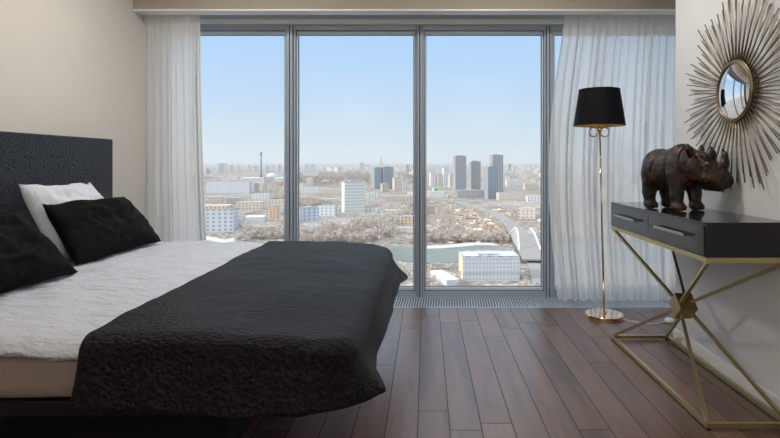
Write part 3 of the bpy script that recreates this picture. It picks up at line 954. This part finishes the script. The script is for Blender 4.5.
def building(name, label, u0, u1, vtop, vbase, mat, depth=None, rot=0.0, cat='building', group=None, roof=True, dv=0):
    x0, d = at(u0, vbase); x1, _ = at(u1, vbase)
    wd = x1 - x0; ht = (vbase - vtop) / F * d
    dep = depth or max(12, wd * .5)
    t = thing(name, label, cat, ((x0 + x1) / 2, d + dep / 2, GZ), rot, group)
    citymesh('walls', [(-wd / 2, wd / 2, -dep / 2, dep / 2, 0, ht)], mat, t)
    if roof:
        citymesh('roof_house', [(-wd * .2, wd * .15, -dep * .25, dep * .25, ht, ht + min(4, ht * .08))], B['grey'], t)
        p = .5
        citymesh('parapet', [(-wd / 2 - .1, wd / 2 + .1, -dep / 2 - .1, -dep / 2 + p, ht, ht + 1), (-wd / 2 - .1, wd / 2 + .1, dep / 2 - p, dep / 2 + .1, ht, ht + 1),
                             (-wd / 2 - .1, -wd / 2 + p, -dep / 2, dep / 2, ht, ht + 1), (wd / 2 - p, wd / 2 + .1, -dep / 2, dep / 2, ht, ht + 1)], B['grey'], t)
    return t, wd, dep, ht
foot = []   # footprints in screen terms, kept clear of generic buildings and trees
def feat(*a, **k):
    foot.append((a[2] - 2, a[3] + 2, a[4], a[5] + 2.5)); return building(*a, **k)

# right pane
feat('high_rise', 'grey high-rise tower, leftmost of the four in the right pane', 454, 465.5, 156, 191, B['tower'], 32, .25)
feat('high_rise', 'stepped grey high-rise tower, second from left of the four', 470, 480, 161.5, 190, B['tower'], 32, .25)
feat('high_rise', 'tallest grey high-rise tower, rightmost of the four', 491, 502.5, 155, 192, B['tower'], 32, .25)
feat('high_rise', 'blue glass high-rise tower, nearest of the four', 486, 497, 167, 199, B['tower_blue'], 26, .35)
feat('podium_building', 'long low grey podium block below the high-rise towers', 457, 485, 190.5, 198, B['tower'], 30, 0)
feat('low_block', 'long low cream block right of the high-rise towers', 498, 524, 193, 200.5, B['cream'], 30, .1)
feat('green_building', 'bright green clad low building at the left of the right pane', 433, 440, 188, 193.5, B['green'], 25, .3)
feat('beige_block', 'beige flat-roofed block beside the curved road', 520, 537, 209, 219, B['cream'], 30, -.2)
feat('brown_block', 'pinkish small block at the left edge of the right pane', 427, 435, 206, 214, B['brick'], 18, 0)
for i, (a, b, c, d_) in enumerate(((430, 435, 173, 186), (437, 441, 174, 186), (443, 448, 168, 186), (449, 453, 175, 187))):
    feat('apartment_tower', ['pale slim apartment tower, leftmost of four near the mullion', 'pale slim apartment tower, second of four near the mullion', 'taller pale apartment tower, third of four near the mullion', 'pale apartment tower just left of the grey high-rises'][i], a, b, c, d_, B['cream' if i % 2 else 'white'], 22, .3)
# slab office by the river
t, wd, dep, ht = feat('office_building', 'white slab office block with pale blue roof beside the river', 462, 519, 257, 281, B['slab'], 32, .05)
citymesh('end_facade', [(-wd / 2 - .25, -wd / 2, -dep / 2, dep / 2, 0, ht - .3)], B['yellow'], t)
citymesh('plinth_band', [(-wd / 2, wd / 2, -dep / 2 - .3, -dep / 2, ht * .32, ht * .38)], B['grey'], t)
feat('long_shed', 'long white shed with flat snowy roof at the bottom of the right pane', 438, 452, 280, 287, B['warehouse'], 42, .35, roof=False)
feat('site_cabin', 'blue site cabin near the river bank', 446, 452.5, 274, 277.5, B['blue'], 5, 0, roof=False)
# middle pane
t, wd, dep, ht = feat('office_tower', 'white and cream office tower standing alone in the middle pane', 342, 363, 182, 212.5, B['office'], 24, .42)
feat('apartment_tower', 'pale blue tower, left one of the twin towers on the horizon', 304.5, 308.5, 164, 173, B['blue'], 60, .2)
feat('apartment_tower', 'pale blue tower, right one of the twin towers on the horizon', 310, 315, 164, 173, B['blue'], 60, .2)
feat('glass_tower', 'dark blue glass tower, left one below the spired tower', 373, 380, 167.5, 189, B['tower_blue'], 40, .3)
feat('glass_tower', 'dark blue glass tower, right one below the spired tower', 382, 392, 167, 189, B['tower_blue'], 40, .3)
feat('beige_block', 'beige block at the foot of the blue glass towers', 381, 388, 184, 192, B['beige'], 30, .3)
feat('beige_block', 'cream block in the middle pane, right of the blue glass towers', 393, 400, 178, 190, B['cream'], 30, .3)
feat('beige_block', 'cream block in the middle pane, nearest the central mullion', 401, 406, 181, 190, B['white'], 30, .3)
feat('blue_office', 'long pale blue office wing in the middle pane, left half', 298, 317, 208, 221, B['blue'], 16, .45)
feat('blue_office', 'long pale blue office wing in the middle pane, right half', 318, 336, 206, 216, B['blue'], 16, -.15)
feat('peach_building', 'peach low building near the central mullion', 400, 413, 217, 225, B['peach'], 22, .1)
feat('low_block', 'white low shop building below the white office tower', 352, 378, 208, 212, B['blue'], 20, .05)
# tower with a spire
x, d = at(381, 176)
t = thing('spired_tower', 'pale stepped tower with a tall spire on the horizon', 'tower', (x, d, GZ)); foot.append((378, 384, 156, 176))
k = d / F
citymesh('tower_body', [(-3 * k, 3 * k, -20, 20, 0, 9 * k), (-2 * k, 2 * k, -15, 15, 9 * k, 13 * k), (-1.1 * k, 1.1 * k, -8, 8, 13 * k, 16 * k)], B['cream'], t)
bm = bmesh.new(); lathe(bm, [(.7 * k, 16 * k), (.15 * k, 20.5 * k)], 8); obj('spire', bm, B['cream'], t)
# left pane
feat('panel_block', 'longest pale blue panel apartment block, right below the white-roofed hall', 206, 250, 182, 193.5, B['blue'], 25, -.05)
t, wd, dep, ht = feat('blue_office', 'pale blue office building with orange upper floor beside the left curtain', 196, 232, 210, 232, B['blue'], 30, .1)
citymesh('upper_floor', [(-wd * .42, wd * .36, -dep * .4, dep * .4, ht, ht + 7)], B['peach'], t)
feat('peach_building', 'small peach apartment block with dark windows in the left pane', 268, 277, 207, 218.5, B['peach'], 18, .1)
feat('warehouse', 'low white warehouse in the middle of the left pane', 244, 262, 217, 222.5, B['warehouse'], 30, .2, roof=False)
for i, (a, b, c, d_) in enumerate(((217, 221, 163, 173), (222, 226, 163, 173), (229, 232, 165, 172), (236, 240, 166, 172), (247, 250, 165, 172), (253, 257, 166, 172), (265, 268, 165.5, 173), (270, 274, 164, 173), (277, 280, 164.5, 172))):
    feat('skyline_tower', 'pale apartment tower on the hazy skyline of the left pane', a, b, c, d_, B[['blue', 'white', 'cream'][i % 3]], 80, .3, group='skyline towers in the left pane', roof=False)
for u0_, u1_, v0_, v1_, m_, ro in ((207, 222, 196.5, 202, 'cream', .2), (226, 240, 198, 204.5, 'beige', .3), (236, 262, 202, 210, 'cream', .12), (252, 268, 194, 199.5, 'white', .1), (266, 284, 200, 206.5, 'cream', .1),
        (299, 318, 187, 193, 'white', .1), (322, 338, 188.5, 194.5, 'cream', .1), (366, 378, 193, 198.5, 'white', .2), (384, 404, 196, 201.5, 'beige', .1), (427, 444, 191.5, 196, 'white', .1),
        (506, 520, 179, 186, 'white', .2), (524, 538, 183, 190, 'cream', .2), (527, 543, 196, 202, 'white', .1), (253, 258, 183, 192, 'beige', .4), (262, 267, 184, 193, 'cream', .4), (566, 590, 186, 196, 'white', .2), (604, 630, 190, 200, 'cream', .2)):
    feat('panel_block', 'long low-rise panel apartment block in the middle distance', u0_, u1_, v0_, v1_, B[m_], 16, ro, group='long panel blocks of the middle distance', roof=False)
x, d = at(261, 178.5); foot.append((259, 263, 152, 179)); k = d / F
t = thing('power_station_chimney', 'very tall thin grey chimney rising above the skyline', 'chimney', (x, d, GZ))
bm = bmesh.new(); lathe(bm, [(1.25 * k, 0), (1.0 * k, 12 * k), (.85 * k, 23 * k)], 16); obj('shaft', bm, simple('chimney_concrete', (.30, .33, .38), .9), t, True)
bm = bmesh.new(); lathe(bm, [(.95 * k, 23 * k), (.95 * k, 26.5 * k), (.7 * k, 26.6 * k)], 16); obj('chimney_top', bm, simple('chimney_band', (.22, .22, .25), .9), t, True)
x, d = at(272, 177); foot.append((240, 284, 170, 180)); k = d / F
t = thing('domed_hall', 'hall with a pale blue dome behind the long white roof', 'hall', (x, d, GZ))
bm = bmesh.new(); lathe(bm, [(5 * k, 0), (5 * k, 1.2 * k)] + [(5 * k * math.cos(a), 1.2 * k + 3.0 * k * math.sin(a)) for a in np.linspace(0, 1.5, 8)], 32); obj('dome', bm, simple('dome_metal', (.55, .64, .74), .5), t, True)
x, d = at(263, 180.5); k = d / F
t = thing('long_hall', 'long hall with a snowy white roof below the chimney', 'hall', (x, d + 30, GZ))
citymesh('walls', [(-21 * k, 22 * k, -30, 30, 0, 2.0 * k)], B['white'], t)
citymesh('roof', [(-21.5 * k, 22.5 * k, -34, 34, 2.0 * k, 2.6 * k)], simple('snowy_roof', (.80, .81, .83), .9), t)

# ground, water, roads
def city_poly(name, uv, z, mat, lift=0):
    P = [at(u, v) for u, v in uv]
    bm = bmesh.new()
    top = [bm.verts.new((x, y, GZ + z)) for x, y in P]
    f = bm.faces.new(top)
    r = bmesh.ops.extrude_face_region(bm, geom=[f])
    for v in r['geom']:
        if isinstance(v, bmesh.types.BMVert): v.co.z -= .5
    return obj(name, bm, mat)

def mat_ground():
    m, nt, p, o = new_mat('winter_ground')
    v = coords(nt)
    big = tex_noise(nt, v, .004, 4, .6); mid = tex_noise(nt, v, .022, 5, .65); fine = tex_noise(nt, v, .13, 4, .7)
    c = ramp(nt, mid, [(0.36, (.10, .088, .075)), (0.46, (.22, .185, .15)), (0.56, (.34, .29, .24)), (0.66, (.50, .47, .45)), (.76, (.70, .71, .74))])
    c2 = ramp(nt, fine, [(0.40, (.07, .06, .055)), (0.52, (.28, .24, .20)), (.66, (.70, .69, .70))])
    c = mix_col(nt, .55, c, c2)
    c = mix_col(nt, ramp(nt, big, [(.48, (0, 0, 0)), (.66, (.25, .25, .25))]), c, (.60, .60, .62))
    nt.links.new(mix_col(nt, 1.0, c, (1.0, .98, .96), 'MULTIPLY'), p.inputs['Base Color']); p.inputs['Roughness'].default_value = .95
    return m
bm = bmesh.new(); box(bm, -22000, 22000, 150, 30000, GZ - 4, GZ)
struct(tag(obj('ground', bm, mat_ground())))
mw, nt, p, o_ = new_mat('river_water')
nt.links.new(ramp(nt, tex_noise(nt, coords(nt), .01, 3), [(.35, (.12, .14, .11)), (.65, (.20, .22, .19))]), p.inputs['Base Color'])
p.inputs['Roughness'].default_value = .4
riv = city_poly('river', [(330, 243), (372, 246), (410, 247), (440, 249), (462, 247.5), (478, 245.5), (500, 248), (525, 250), (560, 249), (720, 246), (760, 262), (560, 264), (520, 263), (470, 262), (430, 263), (400, 261), (372, 256), (330, 250)], .3, mw)
tag(riv, 'greenish river crossing the middle and right panes', 'river')
snow = simple('snow_ice', (.54, .56, .60), .85, var=.05, nscale=.05)
tag(city_poly('ice_shelf', [(427, 246), (450, 245), (470, 242.5), (486, 242), (500, 245.5), (480, 245), (462, 247), (440, 248.5), (427, 249)], .5, snow), 'strip of white ice along the far river bank', 'ice')
tag(city_poly('snow_field', [(206, 236), (225, 240), (240, 236), (252, 235), (246, 240), (226, 243), (206, 242)], .4, snow), 'small snow field at the bottom of the left pane', 'snow')
asph = simple('pale_asphalt', (.30, .285, .27), .9, var=.1, nscale=.05)
def road(name, label, pts, wid, z=.5):
    P = [Vector((*at(u, v), 0)) for u, v in pts]
    bm = bmesh.new(); L, R_ = [], []
    for i, p in enumerate(P):
        d = (P[min(i + 1, len(P) - 1)] - P[max(i - 1, 0)]).normalized(); s = Vector((d.y, -d.x, 0)) * wid / 2
        L.append(bm.verts.new((*(p - s).xy, GZ + z))); R_.append(bm.verts.new((*(p + s).xy, GZ + z)))
    for i in range(len(P) - 1): bm.faces.new((L[i], L[i + 1], R_[i + 1], R_[i]))
    r = bmesh.ops.extrude_face_region(bm, geom=list(bm.faces))
    for v in r['geom']:
        if isinstance(v, bmesh.types.BMVert): v.co.z -= .4
    o = obj(name, bm, asph); return tag(o, label, 'road')
hw_pts = [(549, 290), (541, 268), (530, 246), (518, 232), (508, 222), (495, 214), (478, 208), (455, 202), (430, 197.5), (400, 195)]
road('highway', 'pale highway curving from the arched bridge across the city', hw_pts, 26, 1.0)
road('side_road', 'straight pale street in the left pane', [(225, 218), (245, 213), (262, 209), (290, 204)], 14)
road('river_road', 'pale road along the near river bank', [(300, 256), (370, 264), (430, 268), (470, 266), (540, 268), (640, 270)], 12)

# arched bridge
bx0, by0 = at(516, 233); bx1, by1 = at(536, 264)
L = math.hypot(bx1 - bx0, by1 - by0)
br = thing('arch_bridge', 'white arch bridge carrying the highway over the river', 'bridge', ((bx0 + bx1) / 2, (by0 + by1) / 2, GZ), math.atan2(by1 - by0, bx1 - bx0))
steel = simple('white_bridge_steel', (.86, .86, .86), .5)
citymesh('deck', [(-L / 2, L / 2, -14, 14, 3.5, 5.5)], asph, br)
for s in (-1, 1):
    bm = bmesh.new()
    P = [(a * L * .27, s * (13 - 3 * (1 - a * a)), 5 + 17 * (1 - a * a)) for a in np.linspace(-1, 1, 24)]
    tube(bm, P, .95, 8); obj('arch', bm, steel, br, True)
    bm = bmesh.new()
    for a in np.linspace(-.85, .85, 12):
        bar(bm, (a * L * .27, s * 13, 5), (a * L * .27, s * (13 - 3 * (1 - a * a)), 5 + 17 * (1 - a * a)), .35)
    obj('hangers', bm, steel, br)
for a in (-.45, -.15, .15, .45):
    citymesh('pier', [(a * L - 2, a * L + 2, -10, 10, 0, 3.5)], B['grey'], br)
foot.append((508, 542, 226, 266))
RIV = (240, 266)

def blocked(u0, u1, v):
    for a, b, c, d in foot:
        if u1 > a and u0 < b and c - 0 < v < d + 9 * (v - 162) / 60: return True
    if 243 < v < 266 and u1 > 322: return True
    # highway
    for i in range(len(hw_pts) - 1):
        (ua, va), (ub, vb) = hw_pts[i], hw_pts[i + 1]
        lo, hi = min(va, vb), max(va, vb)
        if lo - 1 <= v <= hi + 1:
            q = (v - va) / (vb - va) if vb != va else 0
            uc = ua + (ub - ua) * q
            if u1 > uc - 8 and u0 < uc + 8: return True
    return False

# ordinary buildings, each its own object, from the horizon down to the river
r = random.Random(21)
keys_far = ['white', 'cream', 'blue', 'white', 'grey', 'cream']
keys_mid = ['cream', 'beige', 'white', 'blue', 'grey', 'brick', 'cream', 'beige']
rows = [('distant_tower', 'small pale tower block on the far skyline', 'far skyline towers', 168.5, 4.5, 2.5, 4, 2.0, 58, keys_far),
        ('distant_tower', 'small pale tower block on the far skyline', 'far skyline towers', 172, 6.5, 3, 5, 3, 40, keys_far),
        ('apartment_block', 'distant apartment block among bare winter trees', 'distant apartment blocks', 177, 5, 4, 10, 2, 38, keys_far),
        ('apartment_block', 'distant apartment block among bare winter trees', 'distant apartment blocks', 184, 6.5, 4, 12, 3, 36, keys_mid),
        ('apartment_block', 'distant apartment block among bare winter trees', 'distant apartment blocks', 192, 7, 5, 14, 3, 34, keys_mid),
        ('city_block', 'small city block in the winter housing quarter', 'city blocks of the housing quarter', 201, 7, 6, 16, 3, 28, keys_mid),
        ('city_block', 'small city block in the winter housing quarter', 'city blocks of the housing quarter', 211, 6, 6, 16, 2, 18, keys_mid),
        ('low_house', 'low flat-roofed building between bare trees', 'low buildings near the river', 222, 4, 6, 15, 2, 16, keys_mid),
        ('low_house', 'low flat-roofed building between bare trees', 'low buildings near the river', 234, 4, 6, 15, 1.5, 12, keys_mid)]
rows.append(('small_house', 'tiny roof among the bare trees of the near city', 'small houses of the near city', 208, 2.6, 2.2, 6.5, 24, 290, keys_mid))
placed = []
for nm, lab, grp, vb, hh, w0, w1, jv, cnt, keys in rows:
    c = 0; tries = 0
    while c < cnt and tries < cnt * 12:
        tries += 1
        u = r.uniform(198, 680) if c > cnt * .1 else r.uniform(200, 560); w_ = r.uniform(w0, w1); v = vb + r.uniform(-jv, jv)
        if 297 < u < 372 and 173 < v < 184: continue          # woods
        if 455 < u < 512 and 205 < v < 245: continue          # rubble ground
        if blocked(u, u + w_, v): continue
        if any(abs(v - pv) < 2.6 + (v - 162) * .02 and u < pb + .6 and u + w_ > pa - .6 for pa, pb, pv in placed): continue
        placed.append((u, u + w_, v))
        x0, d = at(u, v); k = d / F
        ht = hh * (r.uniform(.35, .75) if r.random() < .7 else r.uniform(.8, 1.35)) * k; wd = w_ * k; dep = max(12, min(wd, 60)) * r.uniform(.4, .9)
        top = ht
        bxs = [(-wd / 2, wd / 2, -dep / 2, dep / 2, 0, ht)]
        if r.random() < .5: bxs.append((-wd * .3, wd * .1, -dep * .3, dep * .3, ht, ht * 1.08))
        if r.random() < .3: bxs.append((wd / 2, wd * .75, -dep / 2, dep / 2, 0, ht * .55))
        o = citymesh(nm, bxs, B[r.choice(keys)])
        o.location = (x0 + wd / 2, d + dep / 2, GZ); o.rotation_euler = (0, 0, r.uniform(-.35, .45))
        tag(o, lab, 'building', grp); c += 1

# bare winter trees: crowns of fine twigs, uncountable
def twig_trees(name, label, spots, mat, ntw=46, seed=0):
    q = np.random.default_rng(seed); V = []; Fc = []
    base = 0
    for (x, y, s) in spots:
        n = ntw
        th = q.uniform(0, 2 * PI, n); ph = np.arccos(q.uniform(-.35, 1, n)); rr = q.uniform(.35, 1, n) ** .6
        c = np.stack([np.sin(ph) * np.cos(th) * rr * s * .42, np.sin(ph) * np.sin(th) * rr * s * .42, s * .55 + np.cos(ph) * rr * s * .45], 1)
        d1 = q.normal(size=(n, 3)) * s * .13; d1[:, 2] = np.abs(d1[:, 2]) * 1.3
        d2 = q.normal(size=(n, 3)) * s * .06
        tri = np.stack([c - d1 * .5 - d2 * .5, c + d2 * .5 - d1 * .5, c + d1], 1).reshape(-1, 3)
        tri += np.array((x, y, GZ)); V.append(tri)
        # trunk
        w_ = s * .03
        V.append(np.array([(x - w_, y, GZ), (x + w_, y, GZ), (x, y, GZ + s * .6)]))
    V = np.concatenate(V); nf = len(V) // 3
    me = bpy.data.meshes.new(name)
    me.vertices.add(len(V)); me.vertices.foreach_set('co', V.ravel())
    me.loops.add(len(V)); me.loops.foreach_set('vertex_index', np.arange(len(V)))
    me.polygons.add(nf); me.polygons.foreach_set('loop_start', np.arange(nf) * 3)
    me.update(calc_edges=True); me.validate()
    o = link_obj(name, me, mat)
    return tag(o, label, 'trees', kind='stuff')
mt_a = simple('frosty_twigs', (.50, .44, .39), .95, var=.75, nscale=.10)
mt_b = simple('brown_twigs', (.32, .27, .235), .95, var=.7, nscale=.05)
def scatter(n, u0, u1, v0, v1, s0, s1, clus=0.0, seed=1):
    q = random.Random(seed); out = []
    while len(out) < n:
        u, v = q.uniform(u0, u1), q.uniform(v0, v1)
        if noise.noise(Vector((u * .05, v * .13, seed))) < clus: continue
        if blocked(u - 1, u + 1, v) or (456 < u < 512 and 209 < v < 238 and q.random() < .85): continue
        x, y = at(u, v); out.append((x, y, q.uniform(s0, s1)))
    return out
twig_trees('bare_trees', 'frosty bare trees spread through the near city', scatter(3400, 196, 690, 204, 243, 6, 13, -.08, 3), mt_a, 34, 1)
twig_trees('bare_trees', 'brown bare trees of the middle distance', scatter(4800, 196, 690, 182, 207, 8, 17, -.12, 4), mt_a, 18, 2)
twig_trees('woodland', 'dark bare woodland belt towards the horizon', scatter(1500, 292, 420, 173, 186, 14, 26, -.6, 5) + scatter(900, 190, 690, 170, 186, 14, 24, 0, 6), mt_b, 14, 3)
twig_trees('bare_trees', 'sparse bare trees on the near river bank', scatter(420, 296, 690, 266.5, 292, 4, 8, -.08, 7) + scatter(260, 426, 510, 236, 243, 7, 12, -.5, 8), mt_a, 60, 4)

# rubble and building-site heaps beyond the river
def heaps():
    q = random.Random(5); bm = bmesh.new()
    for i in range(260):
        u, v = q.uniform(452, 512), q.uniform(209, 243)
        if blocked(u - 1, u + 1, v): continue
        x, y = at(u, v); s = q.uniform(2, 7)
        r_ = bmesh.ops.create_icosphere(bm, subdivisions=1, radius=s, matrix=Matrix.Translation((x, y, GZ)) @ Matrix.Diagonal((q.uniform(.7, 1.8), q.uniform(.7, 1.8), q.uniform(.4, 1.0), 1)))
        for v_ in r_['verts']: v_.co += Vector((q.uniform(-1, 1), q.uniform(-1, 1), q.uniform(-.6, .6))) * s * .3
    m, nt, p, o = new_mat('rubble')
    nt.links.new(ramp(nt, tex_noise(nt, coords(nt), .06, 3, .7), [(.35, (.20, .13, .09)), (.48, (.45, .30, .20)), (.56, (.60, .50, .40)), (.7, (.8, .8, .82))]), p.inputs['Base Color'])
    p.inputs['Roughness'].default_value = .95
    tag(obj('rubble_heaps', bm, m), 'brown and white heaps of a building site beyond the river', 'rubble', kind='stuff')
heaps()

# winter haze over the city
hz, nt, p, o_ = new_mat('city_haze'); nt.nodes.remove(p)
vs_ = N(nt, 'ShaderNodeVolumeScatter'); vs_.inputs['Density'].default_value = 5.0e-5
vs_.inputs['Color'].default_value = (.90, .94, 1.0, 1); vs_.inputs['Anisotropy'].default_value = 0.2
nt.links.new(vs_.outputs[0], o_.inputs['Volume'])
bm = bmesh.new(); box(bm, -15000, 15000, 350, 18000, GZ + .1, GZ + 450)
tag(obj('haze', bm, hz), 'thin pale winter haze lying over the distant city', 'haze', kind='stuff')
